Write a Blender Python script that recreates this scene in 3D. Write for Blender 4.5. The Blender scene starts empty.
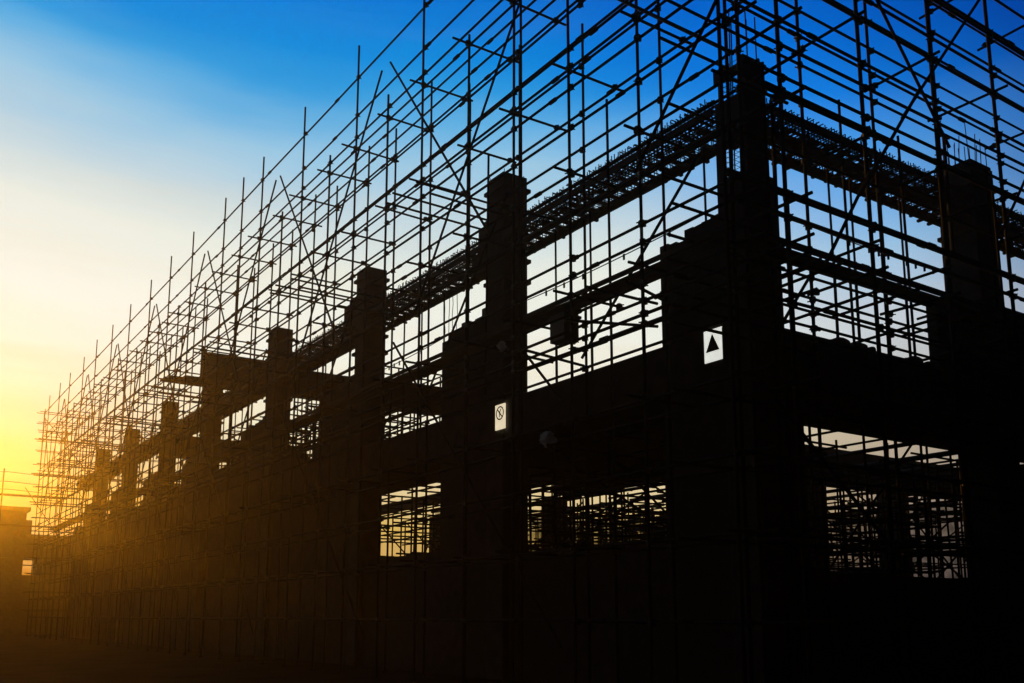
import bpy, bmesh, math, random
from mathutils import Vector, Matrix

random.seed(11)
R = math.radians
scene = bpy.context.scene
COL = scene.collection
CAM = Vector((-13.5822, -11.8120, 1.6))

# ------------------------------------------------------------------ materials
def mat(name, base, rough=0.8, metal=0.0, var=0.35, scale=6.0, bump=0.15, base2=None, stretch=(1, 1, 1), emit=0.0, spec=0.5):
    m = bpy.data.materials.new(name)
    m.use_nodes = True
    nt = m.node_tree
    bs = nt.nodes['Principled BSDF']
    bs.inputs['Roughness'].default_value = rough
    bs.inputs['Metallic'].default_value = metal
    bs.inputs['Specular IOR Level'].default_value = spec
    tc = nt.nodes.new('ShaderNodeTexCoord')
    mp = nt.nodes.new('ShaderNodeMapping')
    mp.inputs['Scale'].default_value = stretch
    nt.links.new(tc.outputs['Object'], mp.inputs['Vector'])
    n = nt.nodes.new('ShaderNodeTexNoise')
    n.inputs['Scale'].default_value = scale
    n.inputs['Detail'].default_value = 6
    nt.links.new(mp.outputs['Vector'], n.inputs['Vector'])
    cr = nt.nodes.new('ShaderNodeValToRGB')
    b2 = base2 or tuple(c * (1 - var) for c in base)
    cr.color_ramp.elements[0].position = 0.35
    cr.color_ramp.elements[1].position = 0.68
    cr.color_ramp.elements[0].color = (*b2, 1)
    cr.color_ramp.elements[1].color = (*base, 1)
    nt.links.new(n.outputs['Fac'], cr.inputs['Fac'])
    nt.links.new(cr.outputs['Color'], bs.inputs['Base Color'])
    bp = nt.nodes.new('ShaderNodeBump')
    bp.inputs['Strength'].default_value = bump
    bp.inputs['Distance'].default_value = 0.02
    nt.links.new(n.outputs['Fac'], bp.inputs['Height'])
    nt.links.new(bp.outputs['Normal'], bs.inputs['Normal'])
    if emit:
        nt.links.new(cr.outputs['Color'], bs.inputs['Emission Color'])
        bs.inputs['Emission Strength'].default_value = emit
    return m

M = dict(
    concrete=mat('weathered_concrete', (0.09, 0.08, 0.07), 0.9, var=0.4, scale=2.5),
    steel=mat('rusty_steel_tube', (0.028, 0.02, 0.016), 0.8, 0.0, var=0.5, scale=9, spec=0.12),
    coupler=mat('forged_coupler', (0.05, 0.04, 0.035), 0.6, 0.4),
    rebar=mat('rusted_rebar', (0.085, 0.045, 0.03), 0.8, 0.1),
    ply=mat('stained_formwork_ply', (0.10, 0.07, 0.045), 0.8, stretch=(1, 1, 6), scale=4),
    timber=mat('grey_timber', (0.11, 0.082, 0.055), 0.85, stretch=(1, 1, 8), scale=5),
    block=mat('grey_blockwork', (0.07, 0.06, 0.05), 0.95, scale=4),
    soil=mat('trodden_site_soil', (0.055, 0.042, 0.03), 0.95, base2=(0.035, 0.027, 0.02), scale=0.6, bump=0.6, spec=0.0),
    sheet=mat('painted_hoarding_sheet', (0.05, 0.045, 0.04), 0.9, spec=0.1),
    cabin=mat('cabin_paint', (0.12, 0.13, 0.14), 0.6),
    sign=mat('sign_face_added_glow', (0.88, 0.90, 0.82), 0.5, var=0.14, emit=0.88),  # no lamp inside: emission added so the panel stays bright in shade
    sign_warm=mat('sign_face_warm_added_glow', (0.95, 0.80, 0.54), 0.5, var=0.14, emit=0.88),  # same added glow, in the cream tone
    ink=mat('black_sign_ink', (0.012, 0.012, 0.012), 0.6),
    sack=mat('woven_sack', (0.20, 0.18, 0.14), 0.9),
    plastic=mat('white_plastic_film', (0.80, 0.79, 0.75), 0.35),
    rope=mat('fibre_rope', (0.10, 0.085, 0.06), 0.9),
    box=mat('black_box_paint', (0.04, 0.04, 0.045), 0.5),
)

# ------------------------------------------------------------------ mesh helpers
class MB:
    def __init__(self):
        self.v, self.f = [], []
    def box(self, a, b):
        x0, y0, z0 = a; x1, y1, z1 = b
        i = len(self.v)
        self.v += [(x0, y0, z0), (x1, y0, z0), (x1, y1, z0), (x0, y1, z0), (x0, y0, z1), (x1, y0, z1), (x1, y1, z1), (x0, y1, z1)]
        for q in ((0, 3, 2, 1), (4, 5, 6, 7), (0, 1, 5, 4), (1, 2, 6, 5), (2, 3, 7, 6), (3, 0, 4, 7)):
            self.f.append(tuple(i + k for k in q))
        return self
    def prism(self, prof, y0, y1, axis='y'):
        """a closed profile [(u, z)...] extruded along y (u = x) or along x (u = y)"""
        n, i = len(prof), len(self.v)
        for t in (y0, y1):
            for u, z in prof:
                self.v.append((u, t, z) if axis == 'y' else (t, u, z))
        self.f.append(tuple(i + k for k in range(n)))
        self.f.append(tuple(i + n + k for k in reversed(range(n))))
        for k in range(n):
            k2 = (k + 1) % n
            self.f.append((i + k, i + n + k, i + n + k2, i + k2))
        return self
    def tube(self, p, q, r, n=8, r2=None):
        p, q = Vector(p), Vector(q)
        d = (q - p)
        if d.length < 1e-6: return self
        d.normalize()
        s = d.orthogonal().normalized(); t = d.cross(s)
        i = len(self.v)
        for c, rr in ((p, r), (q, r2 or r)):
            for k in range(n):
                w = 2 * math.pi * k / n
                self.v.append(tuple(c + (s * math.cos(w) + t * math.sin(w)) * rr))
        for k in range(n):
            k2 = (k + 1) % n
            self.f.append((i + k, i + k2, i + n + k2, i + n + k))
        self.f.append(tuple(i + k for k in reversed(range(n))))
        self.f.append(tuple(i + n + k for k in range(n)))
        return self
    def path(self, pts, r, n=5):
        for a, b in zip(pts[:-1], pts[1:]): self.tube(a, b, r, n)
        return self
    def mesh(self, name, m, origin=(0, 0, 0), smooth=False):
        o = Vector(origin)
        me = bpy.data.meshes.new(name)
        me.from_pydata([tuple(Vector(v) - o) for v in self.v], [], self.f)
        bm = bmesh.new(); bm.from_mesh(me)
        bmesh.ops.recalc_face_normals(bm, faces=bm.faces)
        bm.to_mesh(me); bm.free()
        if smooth:
            me.polygons.foreach_set('use_smooth', [True] * len(me.polygons))
        me.materials.append(m)
        return me
    def build(self, name, m, parent=None, loc=None, smooth=False, bevel=0.0):
        """link as one object; vertices are given in world space and stored relative to the thing's base"""
        base = world_base(parent) if parent else Vector(loc or (0, 0, 0))
        o = bpy.data.objects.new(name, self.mesh(name, m, base, smooth))
        COL.objects.link(o)
        if parent: o.parent = parent
        else: o.location = base
        if bevel:
            b = o.modifiers.new('edge', 'BEVEL'); b.width = bevel; b.segments = 2; b.limit_method = 'ANGLE'
        return o

BASES = {}
def world_base(o):
    p = Vector((0, 0, 0))
    while o: p += o.location; o = o.parent
    return p
def tag(o, label=None, cat=None, group=None, kind=None):
    if label: o['label'] = label
    if cat: o['category'] = cat
    if group: o['group'] = group
    if kind: o['kind'] = kind
    return o
def thing(name, loc, label, cat, group=None):
    o = bpy.data.objects.new(name, None)
    o.empty_display_size = 0.3
    COL.objects.link(o); o.location = loc
    return tag(o, label, cat, group)

# a unit tube along z, shared by every scaffold tube of one radius
UNIT = {}
def unit_tube(r, m):
    k = (r, m.name)
    if k not in UNIT:
        UNIT[k] = MB().tube((0, 0, 0), (0, 0, 1), r, 10).mesh('steel_tube', m, smooth=False)
    return UNIT[k]
def tube_obj(name, p, q, r, m, parent):
    p, q = Vector(p), Vector(q)
    d = q - p
    o = bpy.data.objects.new(name, unit_tube(r, m))
    o.rotation_mode = 'QUATERNION'
    o.rotation_quaternion = Vector((0, 0, 1)).rotation_difference(d.normalized())
    o.scale = (1, 1, d.length)
    o.location = p - world_base(parent)
    o.parent = parent
    COL.objects.link(o)
    return o

def coupler_mb(c=(0, 0, 0), k=1.0):
    """right-angle coupler: two saddles at right angles, a hinge block, two bolts"""
    b = MB(); x, y, z = c
    b.tube((x, y, z - .045 * k), (x, y, z + .045 * k), .043 * k, 8)
    b.tube((x - .045 * k, y, z + .0), (x + .045 * k, y, z + .0), .05 * k, 8)
    b.box((x - .03 * k, y - .055 * k, z - .055 * k), (x + .03 * k, y + .055 * k, z + .03 * k))
    b.tube((x - .02 * k, y - .085 * k, z + .02 * k), (x - .02 * k, y + .085 * k, z + .02 * k), .011 * k, 6)
    b.tube((x + .085 * k, y, z - .025 * k), (x - .085 * k, y, z - .025 * k), .011 * k, 6)
    return b
COUP = coupler_mb(k=1.25).mesh('coupler', M['coupler'])

class Parts:
    """collects the tubes of one kind on one thing: the 100 that show largest become parts, the rest one part"""
    def __init__(self, parent): self.parent, self.d = parent, {}
    def add(self, kind, p, q, r=.0255, m=None):
        r = round(r * 1.2, 4) if r < .05 else r
        self.d.setdefault(kind, []).append((Vector(p), Vector(q), r, m or M['steel']))
    def coupler(self, p): self.d.setdefault('coupler', []).append((Vector(p),))
    def finish(self, cap=96):
        for kind, L in self.d.items():
            def dist(e):
                if len(e) == 1: return (e[0] - CAM).length
                return min(((e[0].lerp(e[1], t)) - CAM).length for t in (0, .5, 1))
            L.sort(key=dist)
            near, far = (L, []) if len(L) <= cap else (L[:cap], L[cap:])
            for e in near:
                if kind == 'coupler':
                    o = bpy.data.objects.new(kind, COUP)
                    o.location = e[0] - world_base(self.parent); o.parent = self.parent
                    o.rotation_euler = (0, 0, random.uniform(0, 6.28))
                    COL.objects.link(o)
                else:
                    tube_obj(kind, *e[:3], e[3], self.parent)
            if far:
                b = MB()
                for e in far:
                    if kind == 'coupler':
                        c = coupler_mb(tuple(e[0]), 1.15); i = len(b.v)
                        b.v += c.v; b.f += [tuple(i + k for k in f) for f in c.f]
                    else:
                        b.tube(e[0], e[1], e[2], 6)
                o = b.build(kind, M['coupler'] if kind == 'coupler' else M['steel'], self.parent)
                o['kind'] = 'stuff'

J = lambda s: random.uniform(-s, s)

def ledger_line(P, axis, fixed, t0, t1, z, r=.0255, seg=6.3, kind='ledger'):
    """one level of horizontal tubes, laid end to end in 6 m lengths with a sleeve at each joint"""
    t = t0; off = random.uniform(2, seg)
    first = True
    while t < t1 - .2:
        e = min(t + (off if first else seg), t1); first = False
        za, zb = z + J(.018), z + J(.018)
        d = J(.008)
        a = (fixed + d, t - .06, za) if axis == 'y' else (t - .06, fixed + d, za)
        b = (fixed - d, e + .06, zb) if axis == 'y' else (e + .06, fixed - d, zb)
        P.add(kind, a, b, r)
        if e < t1 - .2:
            s = Vector(b)
            u = Vector((0, .11, 0)) if axis == 'y' else Vector((.11, 0, 0))
            P.add('sleeve', s - u, s + u, r + .014)
        t = e

# ------------------------------------------------------------------ the ground
g = MB()
N = 50; S = 108.0
for i in range(N + 1):
    for j in range(N + 1):
        x, y = -S + 2 * S * i / N, -S + 2 * S * j / N
        g.v.append((x, y, random.uniform(-.06, .0)))
for i in range(N):
    for j in range(N):
        k = i * (N + 1) + j
        g.f.append((k, k + N + 1, k + N + 2, k + 1))
tag(g.build('ground', M['soil']), 'bare trodden soil of the building site', 'ground', kind='structure')

# ------------------------------------------------------------------ the concrete frame
W = .8
COLS = [0.0, 8.55, 17.12, 25.95, 35.3, 43.5, 52.7, 61.6]      # near edges of the front columns, along the long face
RCOL = [8.4, 17.0, 25.6]                                     # along the short face
frame = thing('building_frame', (0, 0, 0), 'unfinished black concrete building frame with two rows of columns behind the scaffold', 'building')

def column(x, y, w, d, z1, rough=True):
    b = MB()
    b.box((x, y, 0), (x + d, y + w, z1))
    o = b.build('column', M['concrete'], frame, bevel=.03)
    return o
def starter(par, x, y, w, d, z, h=.95, n=3):
    for i in range(n):
        for j in range(n):
            if n > 2 and i == 1 and j == 1: continue
            px, py = x + .07 + (d - .14) * i / (n - 1), y + .07 + (w - .14) * j / (n - 1)
            hh = h * random.uniform(.55, 1.1)
            tube_obj('starter_bar', (px, py, z - .05), (px + J(.05), py + J(.05), z + hh), .011, M['rebar'], par)

tops = [None, 13.66, 13.62, 13.7, 14.2, 13.8, 13.7, 13.65]
for i, y in enumerate(COLS):
    if i == 0:
        c = column(0, 0, .8, .8, 10.25)
    else:
        c = column(0, y, W, W, tops[i] - .0)
        if i < 3: starter(c, 0, y, W, W, tops[i], .12, 2)
        # casting jacket battens left on the head of the column
        for z in (10.55, 11.15, 12.35, 13.2):
            MB().box((-.07, y - .07, z), (W + .07, y + W + .09, z + .1)).build('batten', M['timber'], c)
corner = [o for o in frame.children][0]
for k, (y0, y1, z0, z1) in ((1, (9.37, 9.85, 11.25, 12.35)), (1, (9.37, 10.2, 11.1, 11.7)), (2, (17.94, 18.95, 11.75, 12.6)), (2, (17.94, 18.5, 12.6, 12.75))):
    MB().box((.02, y0, z0), (.72, y1, z1)).build('shutter', M['ply'], frame.children[k])
for i, x in enumerate(RCOL):
    c = column(x, .12, .95, .95, 12.9)
    starter(c, x, .12, .95, .95, 12.9, 1.0, 4)
    for z in (11.0, 12.2):
        MB().box((x - .06, .05, z), (x + 1.02, 1.12, z + .1)).build('batten', M['timber'], c)
# the head of the corner column: cage, one shutter still on, the other half stripped
for i in range(3):
    for j in range(3):
        if i == 1 and j == 1: continue
        px, py = .08 + .24 * i, .1 + .27 * j
        tube_obj('starter_bar', (px, py, 10.2), (px + J(.04), py + J(.04), 13.45 + random.uniform(0, .65)), .015, M['rebar'], corner)
for k in range(22):
    z = 10.35 + k * .11
    MB().path([(.06, .08, z), (.58, .08, z + J(.01)), (.58, .66, z), (.06, .66, z + J(.01)), (.06, .08, z)], .006).build('stirrup', M['rebar'], corner)
fp = MB().box((.0, -.03, 10.2), (.56, .02, 12.66))
for z in (10.6, 11.3, 12.0, 12.5): fp.box((-.02, -.09, z), (.62, -.032, z + .09))
fp.build('shutter', M['ply'], corner)
fp = MB().box((-.04, -.02, 10.98), (.0, .72, 11.86)).box((-.04, .0, 12.34), (.0, .74, 12.5)).box((-.04, .33, 12.5), (.0, .74, 12.62)).box((-.04, .5, 10.2), (.0, .74, 11.0))
fp.box((.1, .68, 10.5), (.16, .75, 12.45))
fp.build('shutter', M['ply'], corner)

# second floor: edge beams, deck strips, inner beams, wing walls and infill
FZ = 7.22
def part(name, m, a, b, par=None, bevel=0):
    return MB().box(a, b).build(name, m, par or frame, bevel=bevel)
for i in range(len(COLS)):
    y0 = COLS[i] + W + .002
    y1 = COLS[i + 1] - .002 if i + 1 < len(COLS) else 70.0
    if i >= 2:
        h = 7.75 if i == 2 else 8.2; n = 9; prof = [(y0, FZ + .002), (y1, FZ + .002)]
        for k in range(n):
            u1, u0 = y1 - (y1 - y0) * k / n, y1 - (y1 - y0) * (k + 1) / n
            hh = h + random.choice((-.3, -.15, 0, 0, .15, .28))
            prof += [(u1 - .002, hh), (u0 + .002, hh + J(.02))]
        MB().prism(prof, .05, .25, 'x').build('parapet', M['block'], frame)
    part('edge_beam', M['concrete'], (.03, y0, 6.1), (.5, y1, FZ))
RX = [.802] + [x for x in RCOL]
for i, x in enumerate(RCOL):
    part('edge_beam', M['concrete'], (.802 if i == 0 else RCOL[i - 1] + .952, .16, 6.1), (x - .002, .62, FZ))
part('edge_beam', M['concrete'], (RCOL[-1] + .952, .16, 6.1), (34, .62, FZ))
part('deck', M['concrete'], (.503, 1.9, 6.5), (3.9, 70, 6.82))
part('deck', M['concrete'], (.503, .623, 6.497), (34, 1.898, 6.823))
part('deck', M['concrete'], (3.903, 1.9, 6.503), (34, 4.1, 6.817))
part('inner_beam', M['concrete'], (2.2, 8.7, 6.1), (40, 9.3, 7.3))
part('inner_beam', M['concrete'], (7.9, 9.4, 6.12), (8.5, 16.9, 7.08))
part('inner_beam', M['concrete'], (7.9, 16.902, 6.75), (8.5, 70, 7.08))
part('deck', M['concrete'], (3.903, 9.303, 6.505), (7.898, 15.6, 6.815))
for x in (8.0, 12.2, 17.0, 25.5):
    c = part('column', M['concrete'], (x, 8.55, 0), (x + .75, 9.35, 6.09))
    for k in range(5):
        tube_obj('starter_bar', (x + .1 + .14 * k, 8.8 + .1 * (k % 3), 7.25), (x + .1 + .14 * k + J(.05), 8.8 + .1 * (k % 3), 7.6 + random.uniform(0, .4)), .012, M['rebar'], c)
for y in COLS[2:]:
    part('column', M['concrete'], (8.0, y, 0), (8.7, y + .75, 6.11))
def wing(y0, y1, za, zb, x=.06, t=.22):
    n = 7; prof = [(y0, 0), (y1, 0)]
    for k in range(n):
        u1, u0 = y1 - (y1 - y0) * k / n, y1 - (y1 - y0) * (k + 1) / n
        h = zb + (za - zb) * (k + .5) / n + random.choice((-.14, -.07, 0, 0, .05))
        prof += [(u1 - .001, h), (u0 + .001, h + J(.012))]
    b = MB().prism(prof, x, x + t, 'x')
    return b.build('wing_wall', M['block'], frame)
wing(.803, 2.55, 9.62, 9.45)
for y, w_ in zip(COLS[1:], (2.55, 3.15, 3.2, 3.2, 3.3, 3.2, 3.2)):
    wing(y + W + .003, y + W + w_, 9.95 + J(.15), 9.72 + J(.1))
for (x0, x1, z) in ((6.75, 8.398, 8.85), (9.353, 16.9, 9.35)):
    part('wing_wall', M['block'], (x0, .35, FZ + .002), (x1, .6, z))
# transverse walls and beams running back from the front columns
part('cross_beam', M['ply'], (.803, 17.3, 8.8), (8.0, 17.75, 9.75))
part('cross_beam', M['ply'], (.803, 26.1, 10.85), (8.0, 26.5, 12.05))
part('cross_beam', M['ply'], (.803, 43.6, 10.6), (8.0, 44.1, 11.9))
# block infill of the ground floor
part('infill_wall', M['block'], (.805, .3, 0), (1.7, .5, 6.095))
part('infill_wall', M['block'], (1.702, .3, 0), (8.3, .5, 2.43))
part('infill_wall', M['block'], (9.4, .3, 0), (16.9, .5, 5.2))
zs = [3.12, 3.42, 6.05, 6.0, 6.05, 6.0, 6.04, 6.05]
for i in range(len(COLS)):
    y0 = COLS[i] + (2.58 if i < 3 else 3.6)
    y1 = (COLS[i + 1] if i + 1 < len(COLS) else 70) - (.04 if i < 2 else .28)
    part('infill_wall', M['block'], (.14, y0, 0), (.34, y1, zs[i]))
    if i >= 3: part('infill_wall', M['block'], (.15, COLS[i] + 3.42, 0), (.33, y0 - .16, zs[i] - .9))

# ------------------------------------------------------------------ scaffolds
def pole(P, x, y, z0, z1, r=.0255):
    P.add('standard', (x + J(.015), y + J(.015), z0), (x + J(.05), y + J(.05), z1), r)
    P.add('base_plate', (x, y, -.01), (x, y, .02), .09)

tall = [.87, 5.15, 9.5, 13.87, 18.21, 22.6, 27.25, 31.93, 35.8, 39.7, 44.5, 49.3, 53.8, 58.2, 63.35, 68.0, 72.7]
mid = [3.0, 7.17, 11.62, 15.9, 20.2, 24.87, 29.5, 33.9, 37.7, 42.1, 46.9, 51.5, 56, 60.8, 65.6, 70.3]
OUT, INN = -2.0, -.7
sl = thing('facade_scaffold', (-1.4, 36, 0), 'long tube scaffold along the sunset side, tall poles running into the distance', 'scaffold', 'tube scaffolds round the frame')
P = Parts(sl)
ys_out = sorted([(y, 19.5 + J(.12)) for y in tall] + [(y, 16.5 + J(.3)) for y in mid] + [(-1.4, 18.9)])
ys_out = [(y, 19.45 if abs(y - 24.87) < .1 else z) for y, z in ys_out]
for y, z in ys_out:
    pole(P, OUT, y, 0, z, .027)
pole(P, OUT + .11, 5.0, 0, 17.2); pole(P, OUT - .02, -1.28, 0, 18.2, .03)
ys_in = [-.55, 1.59, 4.19, 6.79, 9.24, 11.34, 13.66, 15.7] + [18.1 + 2.22 * k for k in range(26)]
for y in ys_in:
    z = 16.3 + random.uniform(0, 1.1)
    if abs(y - 11.34) < .1: z = 17.5
    if y < 8: z = random.choice((15.4, 16.2))
    pole(P, INN, y, 0, z, .026)
pole(P, INN + .04, 9.31, 0, 15.95, .03); pole(P, INN, 3.3, 0, 13.05); pole(P, INN + .03, 8.35, 7.2, 13.85)
zo = [18.45, 17.15, 16.4, 16.0, 13.68, 13.25, 12.76, 11.84, 10.79, 9.9, 8.92, 8.55, 7.74, 7.4, 7.15, 6.95, 5.5, 4.2, 2.9, 1.5]
for z in zo:
    ledger_line(P, 'y', OUT + .053, -2.0 if z < 16.2 else -1.8, 74.7, z)
    for y, zt in ys_out:
        if zt > z: P.coupler((OUT + .027, y, z))
zi = [17.04, 16.55, 16.03, 15.88, 15.0, 14.3, 13.1, 12.2, 11.4, 10.7, 8.75, 8.0, 7.7, 7.45, 7.0, 5.5, 4.2, 2.9, 1.5]
for z in zi:
    ledger_line(P, 'y', INN - .053, -2.0, 74.7, z, .0265)
    for y in ys_in:
        if z < 16.2: P.coupler((INN - .027, y, z))
# transoms across the two rows at each lift
for z in (16.05, 13.2, 10.84, 8.12, 5.55, 2.95):
    for y, zt in ys_out:
        if zt < z or (z < 9 and random.random() < .25): continue
        ex = .25 + random.uniform(0, .22)
        P.add('transom', (OUT - ex, y + .06, z + J(.02)), (INN + .18 + random.uniform(0, .15), y + .06 + J(.04), z + J(.02)), .025)
        P.coupler((OUT, y + .04, z)); P.coupler((INN, y + .04, z))
# ties that grip each column
for i, y in enumerate(COLS[1:]):
    for dy, dz, e in ((-.1, 12.55, 2.75), (W + .12, 12.6, 2.9), (W + .2, 12.32, 3.05), (-.22, 12.28, 2.4)):
        P.add('tie', (-e, y + dy, dz), (.95, y + dy + J(.03), dz - .04), .026)
# facade bracing: long inverted Vs
for k in range(8):
    c = 3.4 + 8.85 * k
    zt, zb = 17.7, 9.4
    P.add('brace', (OUT - .06, c - .3 - J(.2), zt), (OUT - .07, c + 6.2, zb + J(.3)), .026)
    P.add('brace', (OUT - .12, c + 8.85 - .9, zt - .1), (OUT - .1, c + 2.6, zb + 1 + J(.3)), .026)
    P.add('brace', (INN + .06, c + 4, 12.4), (INN + .06, c + 8.6, 7.3), .026)
    P.add('brace', (OUT - .06, c, 1.0), (OUT - .06, c + 7.5, 9.0), .026)
P.add('brace', (OUT - .05, 3.0, 15.4), (OUT - .05, -1.6, 11.1), .03)
P.add('brace', (OUT - .1, -1.45, 12.4), (OUT - .1, .9, 9.9), .028)
P.add('brace', (INN + .05, 4.4, 7.3), (INN + .05, .6, 10.6), .028)
P.add('brace', (INN + .06, 5.2, 6.5), (INN + .06, 6.9, 8.2), .028)
# cross ties under the walkway
for y, z, a in ((1.0, 7.75, .8), (2.9, 7.5, -.5), (4.3, 7.2, .6), (2.2, 8.0, .2), (5.6, 7.55, .5)):
    P.add('brace', (OUT - .25, y, z), (INN + .5, y + a, z + .1), .027)
P.finish()

# short face
sr = thing('facade_scaffold', (6, -.7, 0), 'short tube scaffold on the dark blue side right of the corner, with crossed braces', 'scaffold', 'tube scaffolds round the frame')
P = Parts(sr)
AO, AI = -1.4, -.06
xo = [-.61, 1.87, 4.36, 6.85, 9.3, 11.8]
xi = [1.68, 4.22, 6.78, 9.45, 11.9]
for x in xo: pole(P, x, AO, 0, 18.2 + J(.6), .034)
for x in xi: pole(P, x, AI, 0, 17.6 + J(.5), .03)
pole(P, .49, AI - .02, 0, 12.6); pole(P, 3.36, AI + .25, 7.2, 12.85); pole(P, 5.1, AI, 7.2, 12.4); pole(P, 8.75, AI, 9, 12.6)
pole(P, .93, AI + .3, 7.2, 10.9); pole(P, .72, AI - .05, 0, 11.9); pole(P, 1.2, AI + .35, 7.2, 10.95); pole(P, 1.07, AI - .03, 0, 9.9); pole(P, 6.98, AI + .01, 10, 13.05, .034); pole(P, 6.7, AO + .1, 0, 11.5)
for z, r in ((17.6, .027), (16.6, .027), (15.85, .027), (14.9, .03), (14.8, .03), (13.82, .027), (13.3, .027), (12.37, .027), (11.85, .027), (11.22, .027), (10.96, .03), (10.87, .03), (8.99, .034), (8.93, .034), (8.54, .026), (7.72, .027), (6.96, .027), (5.5, .026), (4.2, .026), (2.9, .026), (1.5, .026)):
    ledger_line(P, 'x', AO - .057, -1.05 if z in (11.22, 10.96, 10.87) else -2.1 + J(.05), 13.5, z, r)
    for x in xo: P.coupler((x, AO - .03, z))
for z in (16.4, 15.6, 14.9, 14.2, 13.6, 12.95, 12.1, 10.85, 9.4, 8.9, 8.3, 7.85, 7.55, 7.25, 7.0, 6.7, 5.5, 4.2, 2.9, 1.5):
    ledger_line(P, 'x', AI - .057, -2.2 + J(.15), 13.5, z)
    for x in xi: P.coupler((x, AI - .03, z))
for z in (16.2, 13.4, 10.82, 8.05, 5.4, 2.8):
    for x0 in xo[1:]:
        ex = .2 + random.uniform(0, .15)
        P.add('transom', (x0 - .06, AO - ex, z), (x0 - .06 + J(.05), AI + .2 + random.uniform(0, .1), z + J(.03)), .027)
        P.coupler((x0 - .04, AO, z)); P.coupler((x0 - .04, AI, z))
for x in (3.0, 5.5, .6):
    P.add('transom', (x, AO - .25, 7.9), (x + .1, AI + .6, 7.9), .027)
    P.add('transom', (x + .7, AO - .2, 7.45), (x + .75, AI + .7, 7.42), .027)
    P.add('transom', (x + 1.2, AO - .2, 8.62), (x + 1.25, AI + .9, 8.6), .027)
P.add('brace', (2.1, AO - .12, 14.2), (4.6, AO - .12, 11.35), .028)
P.add('brace', (6.6, AO - .18, 15.85), (2.85, AO - .18, 11.45), .029)
P.add('brace', (3.5, AO - .23, 12.3), (1.2, AO - .23, 9.35), .03)
P.add('brace', (1.75, AO - .1, 10.0), (.3, AO - .1, 7.9), .028)
P.add('brace', (6.4, AO - .12, 9.9), (10.4, AO - .12, 14.9), .028)
P.add('brace', (.45, AI + .1, 6.7), (2.2, AI + .1, 8.9), .028)
P.add('brace', (-1.7, AO - .1, 5.5), (1.7, AO - .1, 2.8), .028)
P.finish()

# far end return
sf = thing('facade_scaffold', (10, 75.5, 0), 'tiny dense scaffold end at the far left tip with protruding plank levels', 'scaffold', 'tube scaffolds round the frame')
P = Parts(sf)
for x in [-2 + 1.75 * k for k in range(15)]:
    pole(P, x, 74.9, 0, 18.5 + random.uniform(0, 1.3)); pole(P, x + .2, 76.2, 0, 18.6 + J(.3))
for z in (18.5, 17.6, 16.9, 16.1, 15.2, 14.1, 13.15, 12.2, 11.4, 10.7, 9.6, 8.5, 7.4, 6.3, 5, 3.5, 2):
    ledger_line(P, 'x', 74.85, -2.15 - random.uniform(0, .3), 22, z)
    ledger_line(P, 'x', 76.25, -2.1 - random.uniform(0, .3), 22, z + .1)
for x in range(0, 20, 4):
    P.add('brace', (x - 2, 74.78, 18), (x + 3, 74.78, 12), .026)
    P.add('brace', (x + 2, 74.76, 5), (x - 3, 74.76, 12), .026)
P.finish(60)

# ------------------------------------------------------------------ plank walkways
def walkway(label, a, b, z, axis, rows, toe=True):
    """boards laid side by side between a and b; rows = offsets of each board"""
    base = ((rows[0][0] + rows[-1][1]) / 2, (a + b) / 2, z) if axis == 'y' else ((a + b) / 2, (rows[0][0] + rows[-1][1]) / 2, z)
    t = thing('plank_walkway', base, label, 'walkway', 'plank walkways on the scaffolds')
    n = 0
    for r0, r1 in rows:
        p = a + J(.3)
        while p < b - .5:
            e = min(p + random.uniform(3.4, 4.1), b + J(.2))
            h = z + J(.012)
            lo, hi = ((r0 + .006, p, h), (r1 - .006, e - .02, h + .05)) if axis == 'y' else ((p, r0 + .006, h), (e - .02, r1 - .006, h + .05))
            if n < 95: MB().box(lo, hi).build('plank', M['timber'], t)
            n += 1; p = e
    if toe:
        lo, hi = ((rows[0][0] - .035, a, z + .055), (rows[0][0] - .005, b, z + .16)) if axis == 'y' else ((a, rows[0][0] - .035, z + .055), (b, rows[0][0] - .005, z + .16))
        MB().box(lo, hi).build('toe_board', M['timber'], t)
    return t
walkway('long plank walkway with toe board on the sunset side scaffold, just below the rebar band', -.6, 70, 8.18, 'y', [(-1.62, -1.39), (-1.37, -1.14)])
walkway('plank walkway with toe board on the dark blue side scaffold, right of the corner column', -1.2, 13, 8.19, 'x', [(-.98, -.75), (-.73, -.5)])
walkway('small plank level sticking out at the far left tip, highest of three', -2.4, 16, 16.22, 'x', [(75.1, 75.35), (75.4, 75.65)], False)
walkway('small plank level sticking out at the far left tip, middle of three', -2.4, 16, 13.28, 'x', [(75.1, 75.35), (75.4, 75.65)], False)
walkway('small plank level sticking out at the far left tip, lowest of three', -2.5, 16, 10.9, 'x', [(75.1, 75.35), (75.4, 75.65)], False)

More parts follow.
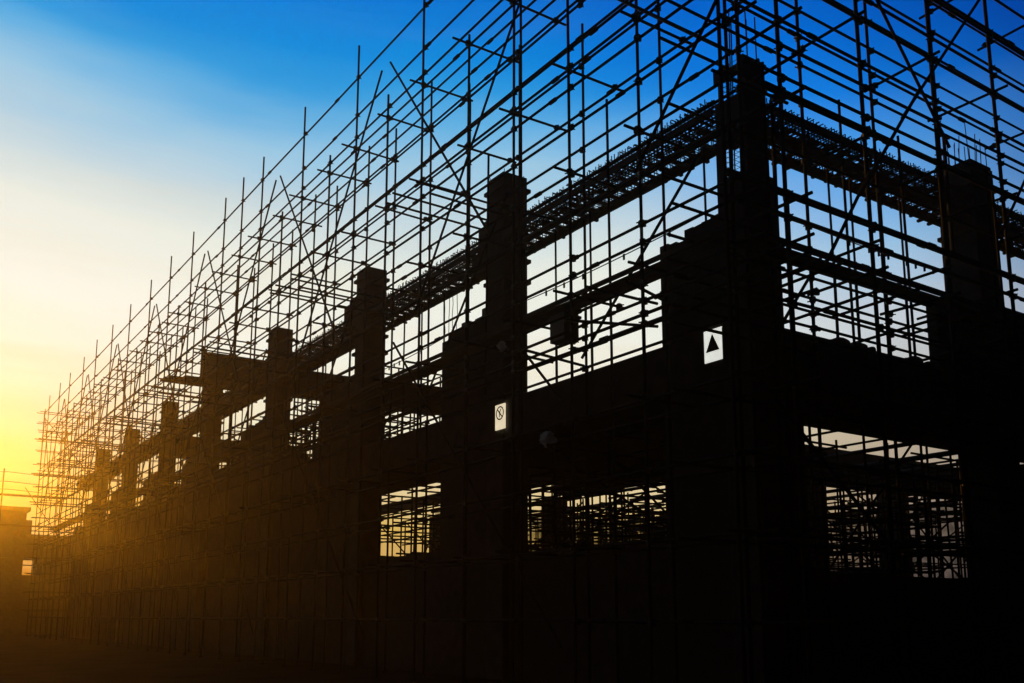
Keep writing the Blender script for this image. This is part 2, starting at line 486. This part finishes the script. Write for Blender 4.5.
# ------------------------------------------------------------------ beam cages and their formwork
def cage(label, p0, p1, axis, detailed, z0=11.54, z1=12.1, lat=(.06, .74)):
    cx = (lat[0] + lat[1]) / 2
    base = (cx, (p0 + p1) / 2, z0) if axis == 'y' else ((p0 + p1) / 2, cx, z0)
    t = thing('rebar_cage', base, label, 'rebar cage', 'beam reinforcement cages between the column heads')
    V = (lambda l, s, z: (l, s, z)) if axis == 'y' else (lambda l, s, z: (s, l, z))
    L = lat[1] - lat[0]
    spots = [(lat[0] + L * i / 3, z0 + .03) for i in range(4)] + [(lat[0] + L * i / 4, z1 - .03) for i in range(5)] + \
            [(lat[0], z0 + .16), (lat[0], z0 + .3), (lat[0], z0 + .23), (lat[0], z0 + .37), (cx, z0 + .33), (lat[0] - .012, z1 - .1), (lat[0] - .012, z1 - .17), (lat[1], z0 + .25), (lat[1], z0 + .46)]
    if detailed:
        for l, z in spots:
            tube_obj('main_bar', V(l, p0, z + J(.01)), V(l + J(.02), p1, z + J(.01)), .017, M['rebar'], t)
    else:
        b = MB()
        for l, z in spots: b.tube(V(l, p0, z), V(l, p1, z), .017, 5)
        b.build('main_bar', M['rebar'], t)
    n = int((p1 - p0) / .1)
    many = MB()
    for k in range(n):
        s = p0 + .08 + k * (p1 - p0 - .16) / (n - 1) + J(.035)
        tilt = J(.03)
        b = MB() if detailed else many
        up = random.uniform(.0, .13)
        b.path([V(lat[0], s, z1 + up), V(lat[0], s + tilt, z0), V(lat[1], s + tilt + J(.02), z0), V(lat[1], s, z1 + random.uniform(.0, .06))], .0125, 4)
        b.tube(V(lat[0] - random.uniform(.02, .15), s + .03, z1 - .02 + J(.02)), V(lat[1] + random.uniform(.02, .12), s + .03 + J(.03), z1 - .02 + J(.02)), .0135, 4)
        b.tube(V(lat[0] - .03, s - .02, z0 + .3), V(lat[1] + .03, s - .02 + J(.03), z0 + .33 + J(.05)), .0135, 4)
        if detailed and k < 96: b.build('stirrup', M['rebar'], t)
    if not detailed:
        many.build('stirrup', M['rebar'], t)
    return t
def formwork(label, p0, p1, axis, solid, z0=11.46, lat=(.0, .8)):
    cx = (lat[0] + lat[1]) / 2
    base = (cx, (p0 + p1) / 2, z0) if axis == 'y' else ((p0 + p1) / 2, cx, z0)
    t = thing('beam_formwork', base, label, 'formwork', 'timber beam formwork under the rebar cages')
    V = (lambda l, s, z: (l, s, z)) if axis == 'y' else (lambda l, s, z: (s, l, z))
    def bx(name, l0, l1, s0, s1, za, zb, m='timber'):
        a, b = V(l0, s0, za), V(l1, s1, zb)
        MB().box(a, b).build(name, M[m], t)
    bx('bearer', lat[0] + .03, lat[0] + .11, p0, p1, z0 - .13, z0 - .035)
    bx('bearer', lat[1] - .11, lat[1] - .03, p0, p1, z0 - .13, z0 - .035)
    n = int((p1 - p0) / .42)
    for k in range(n):
        s = p0 + .2 + k * (p1 - p0 - .4) / (n - 1) + J(.04)
        bx('joist', lat[0] - random.uniform(.05, .25), lat[1] + random.uniform(.05, .25), s, s + .08, z0 - .033, z0 + .03)
    bx('soffit_board', lat[0] + .2, lat[0] + .36, p0, p1, z0 + .032, z0 + .052, 'ply')
    bx('side_board', lat[1] + .02, lat[1] + .045, p0, p1, z0 + .034, z0 + .2, 'ply')
    bx('side_board', lat[1] + .02, lat[1] + .045, p0, p1, z0 + .37, z0 + .5, 'ply')
    bx('side_board', lat[0] - .045, lat[0] - .02, p0, p1, z0 + .27, z0 + .42, 'ply')
    if solid:
        bx('side_panel', lat[1] + .05, lat[1] + .075, p0, p1, z0 + .2, z0 + .5, 'ply')
    return t
ordw = ['next to the corner column', 'between the second and third front columns', 'between the third and fourth front columns', 'between the fourth and fifth front columns', 'between the fifth and sixth front columns', 'between the sixth and seventh front columns', 'between the two farthest front columns', 'beyond the farthest front column']
for i in range(8):
    p0 = COLS[i] + W + .02; p1 = COLS[i + 1] - .02 if i < 7 else 69.5
    cage('spiky steel rebar cage on the sunset side ' + ordw[i], p0, p1, 'y', i < 2)
    formwork('timber beam formwork on the sunset side ' + ordw[i], p0, p1, 'y', i >= 2)
rx = [(.82, 8.38), (9.38, 16.98)]
for i, (a, b) in enumerate(rx):
    w = ('right of the corner column', 'at the right picture edge')[i]
    cage('spiky rebar cage on the dark blue side ' + w, a, b, 'x', i == 0, 11.58, 11.99, (.2, 1.0))
    formwork('timber beam formwork on the dark blue side ' + w, a, b, 'x', False, 11.5, (.14, 1.06))

# props that carry the formwork from the floor beam
def prop(x, y, z0, z1, label, group):
    t = thing('shoring_prop', (x, y, z0), label, 'prop', group)
    tube_obj('outer_tube', (x, y, z0 + .012), (x + J(.01), y + J(.01), z0 + 2.0), .034, M['steel'], t)
    tube_obj('inner_tube', (x, y, z0 + 1.95), (x + J(.015), y + J(.015), z1 - .012), .026, M['steel'], t)
    MB().tube((x, y, z0 + 1.94), (x, y, z0 + 2.06), .055, 8).build('collar', M['coupler'], t)
    MB().box((x - .09, y - .09, z0 + .002), (x + .09, y + .09, z0 + .012)).build('base_plate', M['coupler'], t)
    MB().box((x - .08, y - .08, z1 - .012), (x + .08, y + .08, z1 - .002)).build('head_plate', M['coupler'], t)
for x in (1.35, 3.15, 3.9, 5.0, 5.75):
    prop(x, .45, FZ, 11.365, 'adjustable steel prop standing on the floor beam right of the corner column', 'props on the floor beam of the dark blue side')
for y in (1.4, 3.4, 5.2, 6.6, 8.0):
    prop(.3, y, FZ, 11.325, 'adjustable steel prop on the floor beam left of the corner column', 'props on the floor beam of the corner bay')
for y in (12.2, 13.6, 14.8, 16.2):
    prop(.3, y, FZ, 11.325, 'adjustable steel prop on the floor beam between the second and third front columns', 'props on the floor beam of the second bay')

for k, (a, b) in enumerate(((21.3, 25.8), (30.0, 34.2), (39.4, 43.3))):
    y = a
    while y < b:
        prop(.38, y, FZ, 11.325, 'adjustable steel prop on the floor beam %s' % ('between the third and fourth front columns', 'between the fourth and fifth front columns', 'between the fifth and sixth front columns')[k],
             'props on the floor beam of the ' + ('third', 'fourth', 'fifth')[k] + ' bay')
        y += random.uniform(.8, 1.25)

# ------------------------------------------------------------------ shoring under the lower deck
def shoring(x0, x1, y0, y1, h, label, step=1.0, zb=0.0, group='dense shoring in the ground floor'):
    t = thing('shoring_scaffold', ((x0 + x1) / 2, (y0 + y1) / 2, zb), label, 'scaffold', group)
    P = Parts(t)
    nx, ny = int((x1 - x0) / step), int((y1 - y0) / step)
    X = [x0 + (x1 - x0) * i / nx for i in range(nx + 1)]
    Y = [y0 + (y1 - y0) * j / ny for j in range(ny + 1)]
    for x in X:
        for y in Y:
            P.add('standard', (x + J(.05), y + J(.05), zb), (x + J(.08), y + J(.08), h + J(.25)), .026)
    for k in range(1, 6):
        z = zb + .35 + k * (h - zb - .5) / 5
        for x in X: P.add('ledger', (x + .05, y0 - .3 - random.uniform(0, .3), z + J(.05)), (x + .05, y1 + .3, z + J(.05)), .025)
        for y in Y: P.add('transom', (x0 - .3 - random.uniform(0, .3), y + .05, z + .05 + J(.05)), (x1 + .3, y + .05, z + .05 + J(.05)), .025)
    for k in range(4):
        P.add('brace', (random.choice(X) + .1, y0, zb + .3), (random.choice(X) + .1, y1, h - .3), .025)
        P.add('brace', (x0, random.choice(Y) + .1, zb + .3), (x1, random.choice(Y) + .1, h - .3), .025)
    for x in X[::2]:
        P.add('head_beam', (x, y0 - .2, h + .3), (x, y1 + .2, h + .3), .06, M['timber'])
    P.finish()
shoring(1.3, 7.3, 1.4, 8.0, 6.1, 'wide spaced tube shoring under the deck of the corner bay', 1.7)
shoring(9.6, 16.2, 1.6, 8.0, 5.9, 'dense tube shoring seen through the low opening right of the corner column')
shoring(1.6, 7.4, 10.0, 16.6, 5.9, 'dense tube shoring behind the opening left of the prohibition sign column')
shoring(9.6, 16.2, 10.2, 16.8, 5.9, 'dense tube shoring inside the frame behind the corner bay')
shoring(17.8, 24.8, 10.2, 16.8, 5.9, 'dense tube shoring far inside the frame at the right low opening', 1.4)
shoring(9.6, 16.2, 17.6, 25, 5.9, 'dense tube shoring deep inside the frame behind the low opening left of the triangle sign', 1.0)
shoring(17.6, 25, 18.4, 26, 5.9, 'dense tube shoring at the very back of the frame', 1.1)
shoring(1.6, 7.4, 18.4, 25.2, 5.9, 'dense tube shoring behind the walls of the third bay', 1.4)

g2 = 'shoring standing on the upper deck'
shoring(1.2, 3.7, 18.3, 25.6, 10.6, 'dense tube shoring on the upper deck of the third bay', 1.0, 6.822, g2)
shoring(1.2, 3.7, 27.2, 34.6, 10.6, 'dense tube shoring on the upper deck beside the timber platform', 1.0, 6.822, g2)

def net(label, p, q, z0, z1):  # made-up net, added to dim the sky seen through the low openings
    p, q = Vector(p), Vector(q); b = MB(); n = 40; m = 6
    d_ = (q - p).normalized(); w = Vector((-d_.y, d_.x, 0))
    for i in range(n + 1):
        for j in range(m + 1):
            c = p.lerp(q, i / n) + w * (.12 * math.sin(i * .9 + j * .5) + J(.05))
            b.v.append((c.x, c.y, z0 + (z1 - z0) * j / m + (J(.06) if j == m else 0)))
    for i in range(n):
        for j in range(m):
            k = i * (m + 1) + j
            b.f.append((k, k + m + 1, k + m + 2, k + 1))
    o = b.build('sky_dimming_net', M['net'], loc=tuple(p.lerp(q, .5)), smooth=True)
    tag(o, label, 'debris net', 'added nets dimming the sky behind the frame')
nm = bpy.data.materials.new('sky_dimming_weave'); nm.use_nodes = True; M['net'] = nm
t_ = nm.node_tree; pb = t_.nodes['Principled BSDF']
pb.inputs['Base Color'].default_value = (.03, .035, .035, 1); pb.inputs['Roughness'].default_value = .9
tn = t_.nodes.new('ShaderNodeTexNoise'); tn.inputs['Scale'].default_value = 1.3; tn.inputs['Detail'].default_value = 4
cn = t_.nodes.new('ShaderNodeTexCoord'); t_.links.new(cn.outputs['Object'], tn.inputs['Vector'])
rm = t_.nodes.new('ShaderNodeMapRange'); rm.inputs[1].default_value = .35; rm.inputs[2].default_value = .65; rm.inputs[3].default_value = .38; rm.inputs[4].default_value = .8
t_.links.new(tn.outputs['Fac'], rm.inputs[0]); t_.links.new(rm.outputs[0], pb.inputs['Alpha'])
net('added dark net that dims the sky behind the low opening right of the corner', (8.5, 27, 0), (34, 27, 0), 0, 6.6)
net('added dark net that dims the sky behind the low openings of the sunset side', (27, 8, 0), (27, 70, 0), 0, 6.6)

# ------------------------------------------------------------------ signs
def sign_base(x, y0, y1, z0, z1, label, m):
    yc, zc = (y0 + y1) / 2, (z0 + z1) / 2
    t = thing('safety_sign', (x, yc, z0), label, 'sign')
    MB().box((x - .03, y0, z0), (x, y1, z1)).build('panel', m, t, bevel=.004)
    MB().box((x, y0 + .05, z0 + .05), (x + .03, y1 - .05, z1 - .05)).build('bracket', M['coupler'], t)
    return t, yc, zc
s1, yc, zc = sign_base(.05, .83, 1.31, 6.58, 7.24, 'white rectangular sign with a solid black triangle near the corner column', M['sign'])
# seen from outside the face, left in the picture is +y
MB().prism([(yc + .19, zc - .12), (yc - .17, zc - .12), (yc + .01, zc + .24)], .0155, .0195, 'x').build('triangle_symbol', M['ink'], s1)
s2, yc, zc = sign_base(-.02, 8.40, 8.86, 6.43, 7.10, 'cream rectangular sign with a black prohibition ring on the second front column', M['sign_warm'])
ring = MB()
nn = 32; rr = .185; zc2 = zc + .1
xs = -.0545
for k in range(nn):
    a0, a1 = 2 * math.pi * k / nn, 2 * math.pi * (k + 1) / nn
    i = len(ring.v)
    for (a, r) in ((a0, rr), (a0, rr - .035), (a1, rr - .035), (a1, rr)):
        for dx in (0, .004):
            ring.v.append((xs + dx, yc + r * math.sin(a), zc2 + r * math.cos(a)))
    ring.f += [(i, i + 2, i + 4, i + 6), (i + 1, i + 7, i + 5, i + 3), (i, i + 6, i + 7, i + 1), (i + 2, i + 3, i + 5, i + 4)]
ring.build('prohibition_ring', M['ink'], s2)
sl_ = MB()
def bar(mb, u0, w0, u1, w1, t, x):
    d = Vector((0, u1 - u0, w1 - w0)).normalized(); n = Vector((0, -d.z, d.y)) * t / 2
    a, b = Vector((x, yc + u0, zc2 + w0)), Vector((x, yc + u1, zc2 + w1))
    i = len(mb.v)
    for p in (a + n, b + n, b - n, a - n):
        mb.v += [tuple(p), (p.x + .004, p.y, p.z)]
    mb.f += [(i, i + 2, i + 4, i + 6), (i + 1, i + 7, i + 5, i + 3), (i, i + 1, i + 3, i + 2), (i + 2, i + 3, i + 5, i + 4), (i + 4, i + 5, i + 7, i + 6), (i + 6, i + 7, i + 1, i)]
bar(sl_, .12, .12, -.12, -.12, .035, xs - .005)
sl_.build('slash', M['ink'], s2)
fg = MB()
bar(fg, .03, -.02, -.05, .11, .03, xs); bar(fg, .0, .02, .02, -.11, .03, xs); bar(fg, .07, .06, .0, .02, .026, xs)
fg.build('figure_symbol', M['ink'], s2)

# ------------------------------------------------------------------ loose things
def sack(x, y, z, sx, sy, sz, rot, label):
    bm = bmesh.new()
    bmesh.ops.create_cube(bm, size=2)
    bmesh.ops.subdivide_edges(bm, edges=bm.edges[:], cuts=4, use_grid_fill=True)
    for v in bm.verts:
        p = v.co
        r = 1 / (abs(p.x) ** 4 + abs(p.y) ** 4 + abs(p.z) ** 4) ** .25
        p *= r
        pinch = 1 - .35 * p.x ** 4
        p.z *= pinch * (1 + .12 * math.sin(5 * p.y + 3 * p.x))
        v.co = (p.x * sx, p.y * sy, (p.z + .9) * sz)
    me = bpy.data.meshes.new('sandbag'); bm.to_mesh(me); bm.free()
    me.polygons.foreach_set('use_smooth', [True] * len(me.polygons))
    me.materials.append(M['sack'])
    o = bpy.data.objects.new('sandbag', me); COL.objects.link(o)
    o.location = (x, y, z); o.rotation_euler = (0, 0, rot)
    tag(o, label, 'sandbag', 'filled bags on the floor beam')
sack(3.05, .36, FZ, .26, .17, .075, .1, 'filled bag on the right floor beam, leftmost of the left pair')
sack(3.62, .36, FZ, .24, .17, .07, -.15, 'filled bag on the right floor beam, second of the left pair')
sack(4.05, .36, FZ, .16, .16, .06, .5, 'small filled bag between the two pairs on the right floor beam')
sack(5.68, .36, FZ, .24, .17, .08, .05, 'filled bag on the right floor beam, first of the pair near the right column')
sack(6.3, .36, FZ, .24, .17, .065, -.1, 'filled bag on the right floor beam, last before the right column')

hb = thing('hanging_box', (-1.3, 4.2, 7.5), 'black box hanging under the sunset side walkway', 'box')
MB().box((-1.5, 3.92, 7.5), (-1.1, 4.46, 8.12)).build('case', M['box'], hb, bevel=.02)
MB().box((-1.54, 3.88, 8.0), (-1.06, 4.5, 8.06)).build('lid', M['box'], hb)
tube_obj('hook', (-1.3, 4.2, 8.12), (-1.3, 4.2, 8.18), .02, M['steel'], hb)

def rope(label, p, q, n, sag, knots):
    p, q = Vector(p), Vector(q)
    t = thing('safety_line', p.lerp(q, .5), label, 'rope', 'safety lines along the scaffolds')
    pts = []
    for k in range(n + 1):
        u = k / n
        c = p.lerp(q, u); c.z -= sag * 4 * u * (1 - u)
        pts.append(tuple(c))
    MB().path(pts, .012, 5).build('line', M['rope'], t)
    for k in range(knots):
        c = Vector(pts[random.randrange(1, n)])
        MB().box(c - Vector((.012, .02, .09)), c + Vector((.012, .02, .03))).build('clip', M['rope'], t)
rope('thin safety line with clips above the dark blue side walkway', (-.6, AO + .3, 8.78), (6.8, AO + .3, 8.82), 24, .1, 14)
rope('thin safety line with clips above the sunset side walkway next to the corner', (OUT + .35, -.5, 8.72), (OUT + .35, 7.3, 8.75), 24, .1, 12)
rope('thin safety line with clips above the sunset side walkway left of the second column', (OUT + .35, 8.5, 8.72), (OUT + .35, 16, 8.72), 24, .12, 8)
for k, y in enumerate((11.64, 11.87, 12.11, 12.35)):
    b = MB().path([(.4 + J(.02), y + J(.02), 11.2 - i * .36) for i in range(11)], .011, 5)
    tag(b.build('hanging_cable', M['rope'], loc=(.4, y, 7.2)), 'thin cable hanging straight from the rebar band left of the second column', 'cable', 'cables hanging in the second bay')

def film(cx, cy, cz, w, h, label):
    b = MB(); n = 10
    for i in range(n + 1):
        for j in range(n + 1):
            u, v = i / n - .5, j / n - .5
            b.v.append((cx + .08 * math.sin(7 * u + 3 * v) + .05 * J(1), cy + u * w, cz + v * h - 1.1 * h * u * u + .04 * math.sin(9 * u)))
    for i in range(n):
        for j in range(n):
            k = i * (n + 1) + j
            b.f.append((k, k + n + 1, k + n + 2, k + 1))
    o = b.build('plastic_sheet', M['plastic'], loc=(cx, cy, cz - h / 2), smooth=True)
    s = o.modifiers.new('thickness', 'SOLIDIFY'); s.thickness = .004
    tag(o, label, 'plastic sheet', 'scraps of white plastic')
film(-2.25, 3.53, 5.20, .4, .2, 'curled white plastic scrap caught on the scaffold right of the prohibition sign')
film(-2.25, 5.23, 7.54, .16, .14, 'small white plastic scrap tied above the prohibition sign')

pm = M['plastic'].node_tree
tr = pm.nodes.new('ShaderNodeBsdfTranslucent'); tr.inputs['Color'].default_value = (.85, .84, .8, 1)
mx = pm.nodes.new('ShaderNodeMixShader'); mx.inputs[0].default_value = .6
pm.links.new(pm.nodes['Principled BSDF'].outputs[0], mx.inputs[1]); pm.links.new(tr.outputs[0], mx.inputs[2])
pm.links.new(mx.outputs[0], pm.nodes['Material Output'].inputs['Surface'])

# platform that sticks out round the fifth column
lp = thing('loading_platform', (.3, 35.1, 12.6), 'dark boxed timber platform built round a column halfway along the sunset side', 'platform')
MB().box((-.28, 34.55, 13.0), (3.2, 34.7, 14.55)).box((-.28, 35.55, 13.3), (3.4, 35.7, 14.5)).build('side_wall', M['ply'], lp)
MB().box((-1.35, 34.5, 13.12), (3.4, 35.9, 13.2)).build('floor', M['timber'], lp)
for y in (34.6, 35.1, 35.6):
    MB().box((-2.0 - random.uniform(0, .4), y, 13.0), (3.6, y + .1, 13.118)).build('bearer', M['timber'], lp)
MB().box((-.34, 34.7, 13.2), (-.28, 35.55, 14.7)).build('end_wall', M['ply'], lp)
MB().box((.2, 34.7, 14.55), (3.3, 35.55, 14.6)).build('cover', M['ply'], lp)

# ------------------------------------------------------------------ the left edge: hoarding, cabins, service rail
def cam_pt(px, dist, z=0):
    """a spot on the ground: bearing of a picture column and a distance"""
    az = math.atan((px - 512) / 965.35) + R(34.2464)
    return Vector((CAM.x + math.sin(az) * dist, CAM.y + math.cos(az) * dist, z))
nb = thing('neighbour_building', (-4, 84, 0), 'low dark flat-roofed building beyond the far left tip, taller block at the picture edge', 'building')
NX = -2.0
def nbx(name, a, b, m): return MB().box(a, b).build(name, M[m], nb)
nbx('wall', (-15, 80.4, 0), (NX, 88, 10.6), 'block')
nbx('roof', (-15.3, 80.1, 10.604), (NX + .25, 88.3, 10.95), 'concrete')
nbx('wall_unit', (NX + .004, 81, 7.9), (NX + .55, 82, 9.9), 'box')
for x in (-13, -10, -7, -4.4):
    w_ = nbx('window', (x, 80.34, 6.6), (x + 1.5, 80.398, 8.6), 'box')
    MB().box((x - .1, 80.26, 6.48), (x + 1.6, 80.395, 6.596)).build('sill', M['concrete'], w_)
# lower wing with an open passage high under its roof
nbx('wall', (NX + .004, 80.6, 0), (14, 87, 5.1), 'block')
nbx('wall', (-.3, 80.6, 5.104), (14, 87, 8.3), 'block')
nbx('wall', (NX + .004, 80.6, 6.7), (-.304, 87, 8.3), 'block')
nbx('roof', (NX + .004, 80.3, 8.304), (14.3, 87.3, 8.62), 'concrete')
nbx('door', (2.2, 80.53, 0), (3.3, 80.598, 2.2), 'box')
nbx('rail', (NX + .01, 80.62, 5.9), (-.31, 80.68, 6.0), 'coupler')

rl = thing('service_rail', (-6, 76.6, 0), 'thin poles, pipe and wires running off the left edge beside the far scaffold tip', 'rail')
for x in (-4.45, -10.5): tube_obj('post', (x, 76.6, 0), (x, 76.6, 13.7), .05, M['steel'], rl)
tube_obj('pipe', (-16, 76.6, 11.6), (0.5, 76.6, 11.5), .09, M['steel'], rl)
for z in (13.45, 12.65, 12.0):
    MB().path([(-16 + .85 * k, 76.6, z - .12 * math.sin(math.pi * ((k * .85) % 6) / 6)) for k in range(18)], .025, 5).build('wire', M['rope'], rl)
tube_obj('lower_pipe', (-16, 76.6, 9.1), (0.5, 76.6, 9.0), .07, M['steel'], rl)

# ------------------------------------------------------------------ air
hz = MB().box((-112, -112, -1.2), (112, 112, 20.6))
hm = bpy.data.materials.new('dusty_air'); hm.use_nodes = True
nt = hm.node_tree
nt.nodes.remove(nt.nodes['Principled BSDF'])
pv = nt.nodes.new('ShaderNodeVolumePrincipled')
pv.inputs['Color'].default_value = (1, .86, .62, 1)
pv.inputs['Density'].default_value = .00068
pv.inputs['Anisotropy'].default_value = .88
nt.links.new(pv.outputs['Volume'], nt.nodes['Material Output'].inputs['Volume'])
tag(hz.build('haze', hm), 'golden dusty air over the site', 'haze', kind='stuff')

# ------------------------------------------------------------------ light
SUN_EL, SUN_AZ = R(7), R(3.2)          # azimuth clockwise from +Y
wd = bpy.data.worlds.new('World'); scene.world = wd; wd.use_nodes = True
nt = wd.node_tree
bg = nt.nodes['Background']
sky = nt.nodes.new('ShaderNodeTexSky'); sky.sky_type = 'NISHITA'; sky.sun_disc = False
sky.sun_elevation = SUN_EL; sky.sun_rotation = SUN_AZ
sky.air_density = 1.0; sky.dust_density = 1.5; sky.ozone_density = 3.0
# dusk grade of that sky: one colour scale by height above the horizon, one fall-off from the glow's middle, darkening unseen sky to dim the facade
def lin(c): return tuple((x / 255 / 12.92) if x <= 10 else ((x / 255 + .055) / 1.055) ** 2.4 for x in c)
tc = nt.nodes.new('ShaderNodeTexCoord')
sep = nt.nodes.new('ShaderNodeSeparateXYZ'); nt.links.new(tc.outputs['Generated'], sep.inputs['Vector'])
asn = nt.nodes.new('ShaderNodeMath'); asn.operation = 'ARCSINE'; nt.links.new(sep.outputs['Z'], asn.inputs[0])
nz = nt.nodes.new('ShaderNodeTexNoise'); nz.inputs['Scale'].default_value = 3.2; nz.inputs['Detail'].default_value = 5
mpz = nt.nodes.new('ShaderNodeMapping'); mpz.inputs['Scale'].default_value = (1, 1, 5)
nt.links.new(tc.outputs['Generated'], mpz.inputs['Vector']); nt.links.new(mpz.outputs['Vector'], nz.inputs['Vector'])
def math_(op, a, b):
    n = nt.nodes.new('ShaderNodeMath'); n.operation = op
    for k, v in enumerate((a, b)):
        if isinstance(v, (int, float)): n.inputs[k].default_value = v
        else: nt.links.new(v, n.inputs[k])
    return n.outputs[0]
wob = math_('MULTIPLY', math_('SUBTRACT', nz.outputs['Fac'], .5), .045)
elv = math_('ADD', math_('DIVIDE', asn.outputs[0], math.pi / 2), wob)
GA, GE = R(22.0), R(9)     # middle of the bright quarter of the sky
side = nt.nodes.new('ShaderNodeVectorMath'); side.operation = 'DOT_PRODUCT'
nt.links.new(tc.outputs['Generated'], side.inputs[0]); side.inputs[1].default_value = (math.cos(GA), -math.sin(GA), 0)
elv = math_('ADD', elv, math_('MULTIPLY', math_('MAXIMUM', math_('MINIMUM', side.outputs['Value'], 0.0), -.4), .075))
def ramp(stops, src):
    r = nt.nodes.new('ShaderNodeValToRGB'); e = r.color_ramp.elements
    while len(e) < len(stops): e.new(.5)
    for k, (p, c) in enumerate(stops):
        e[k].position = p; e[k].color = (*lin(c), 1)
    nt.links.new(src, r.inputs['Fac']); return r.outputs['Color']
hgt = ramp([(0, (170, 108, 36)), (5 / 90, (216, 178, 92)), (11 / 90, (242, 235, 204)), (16 / 90, (247, 246, 232)), (20 / 90, (236, 239, 227)),
            (24 / 90, (194, 216, 225)), (26.5 / 90, (150, 200, 229)), (28.5 / 90, (98, 178, 227)), (30 / 90, (45, 156, 222)), (32 / 90, (6, 140, 220)), (36 / 90, (0, 118, 212)), (48 / 90, (0, 55, 130)), (75 / 90, (0, 16, 45))], elv)
dot = nt.nodes.new('ShaderNodeVectorMath'); dot.operation = 'DOT_PRODUCT'
nt.links.new(tc.outputs['Generated'], dot.inputs[0])
dot.inputs[1].default_value = (math.sin(GA) * math.cos(GE), math.cos(GA) * math.cos(GE), math.sin(GE))
acs = nt.nodes.new('ShaderNodeMath'); acs.operation = 'ARCCOSINE'; nt.links.new(dot.outputs['Value'], acs.inputs[0])
ang = math_('DIVIDE', acs.outputs[0], math.pi)
cool = ramp([(0, (110, 95, 90)), (5 / 90, (150, 130, 112)), (10 / 90, (188, 172, 148)), (16 / 90, (200, 208, 214)), (21 / 90, (152, 194, 226)),
             (25.5 / 90, (80, 160, 232)), (29 / 90, (16, 126, 222)), (32 / 90, (0, 110, 214)), (36 / 90, (0, 88, 192)), (48 / 90, (0, 42, 110)), (75 / 90, (0, 12, 40))], elv)
nz2 = nt.nodes.new('ShaderNodeTexNoise'); nz2.inputs['Scale'].default_value = 2.6; nz2.inputs['Detail'].default_value = 7; nz2.inputs['Roughness'].default_value = .6
mp2 = nt.nodes.new('ShaderNodeMapping'); mp2.inputs['Scale'].default_value = (1, 1, 11); mp2.inputs['Location'].default_value = (.3, .7, .2)
nt.links.new(tc.outputs['Generated'], mp2.inputs['Vector']); nt.links.new(mp2.outputs['Vector'], nz2.inputs['Vector'])
c1 = nt.nodes.new('ShaderNodeMapRange'); c1.inputs[1].default_value = .48; c1.inputs[2].default_value = .75; c1.inputs[3].default_value = 0; c1.inputs[4].default_value = .34
nt.links.new(nz2.outputs['Fac'], c1.inputs[0])
c2 = nt.nodes.new('ShaderNodeMapRange'); c2.inputs[1].default_value = 12 / 90; c2.inputs[2].default_value = 27 / 90; c2.inputs[3].default_value = 1; c2.inputs[4].default_value = .12
nt.links.new(elv, c2.inputs[0])
cm = nt.nodes.new('ShaderNodeMix'); cm.data_type = 'RGBA'
nt.links.new(math_('MULTIPLY', c1.outputs[0], c2.outputs[0]), cm.inputs['Factor']); nt.links.new(hgt, cm.inputs['A'])
cm.inputs['B'].default_value = (*lin((238, 208, 158)), 1)
sm = nt.nodes.new('ShaderNodeMapRange'); sm.interpolation_type = 'SMOOTHSTEP'
sm.inputs[1].default_value = 20 / 180; sm.inputs[2].default_value = 36 / 180; nt.links.new(ang, sm.inputs[0])
# only the side away from the sunset turns cool: east of the glow's middle
sd_ = nt.nodes.new('ShaderNodeMapRange'); sd_.interpolation_type = 'SMOOTHSTEP'
sd_.inputs[1].default_value = -.05; sd_.inputs[2].default_value = .3; nt.links.new(side.outputs['Value'], sd_.inputs[0])
tone = nt.nodes.new('ShaderNodeMix'); tone.data_type = 'RGBA'
nt.links.new(math_('MULTIPLY', sm.outputs[0], sd_.outputs[0]), tone.inputs['Factor'])
nt.links.new(cm.outputs['Result'], tone.inputs['A']); nt.links.new(cool, tone.inputs['B'])
fall = ramp([(0, (255, 255, 255)), (36 / 180, (250, 252, 255)), (46 / 180, (128, 152, 188)), (57 / 180, (11, 13, 21)), (1, (2, 2, 3))], ang)
mul = nt.nodes.new('ShaderNodeMix'); mul.data_type = 'RGBA'; mul.blend_type = 'MULTIPLY'; mul.inputs['Factor'].default_value = 1
nt.links.new(tone.outputs['Result'], mul.inputs['A']); nt.links.new(fall, mul.inputs['B'])
bg.inputs['Strength'].default_value = .005
bg2 = nt.nodes.new('ShaderNodeBackground'); nt.links.new(mul.outputs['Result'], bg2.inputs['Color'])
addn = nt.nodes.new('ShaderNodeAddShader'); nt.links.new(bg.outputs[0], addn.inputs[0]); nt.links.new(bg2.outputs[0], addn.inputs[1])
nt.links.new(addn.outputs[0], nt.nodes['World Output'].inputs['Surface'])
ld = bpy.data.lights.new('sun', 'SUN'); ld.energy = 2.3; ld.angle = R(.5); ld.color = (1, .40, .015)
lo = bpy.data.objects.new('sun', ld); COL.objects.link(lo)
sd = Vector((math.sin(SUN_AZ) * math.cos(SUN_EL), math.cos(SUN_AZ) * math.cos(SUN_EL), math.sin(SUN_EL)))
lo.rotation_euler = sd.to_track_quat('Z', 'Y').to_euler(); lo.location = (0, 40, 60)

# ------------------------------------------------------------------ camera
cd = bpy.data.cameras.new('camera'); co = bpy.data.objects.new('camera', cd); COL.objects.link(co)
co.location = CAM
co.rotation_euler = (R(90) + math.atan(160 / 952), 0, -R(34.2464))
cd.sensor_width = 36; cd.lens = 952 / 1024 * 36
cd.shift_y = (456 - 341.5) / 1024
cd.clip_start = .1; cd.clip_end = 2000
scene.camera = co
scene.view_settings.view_transform = 'Standard'; scene.view_settings.look = 'None'
scene.view_settings.exposure = 0; scene.view_settings.gamma = 1
scene.render.engine = 'CYCLES'
scene.cycles.use_denoising = True
scene.cycles.max_bounces = 6
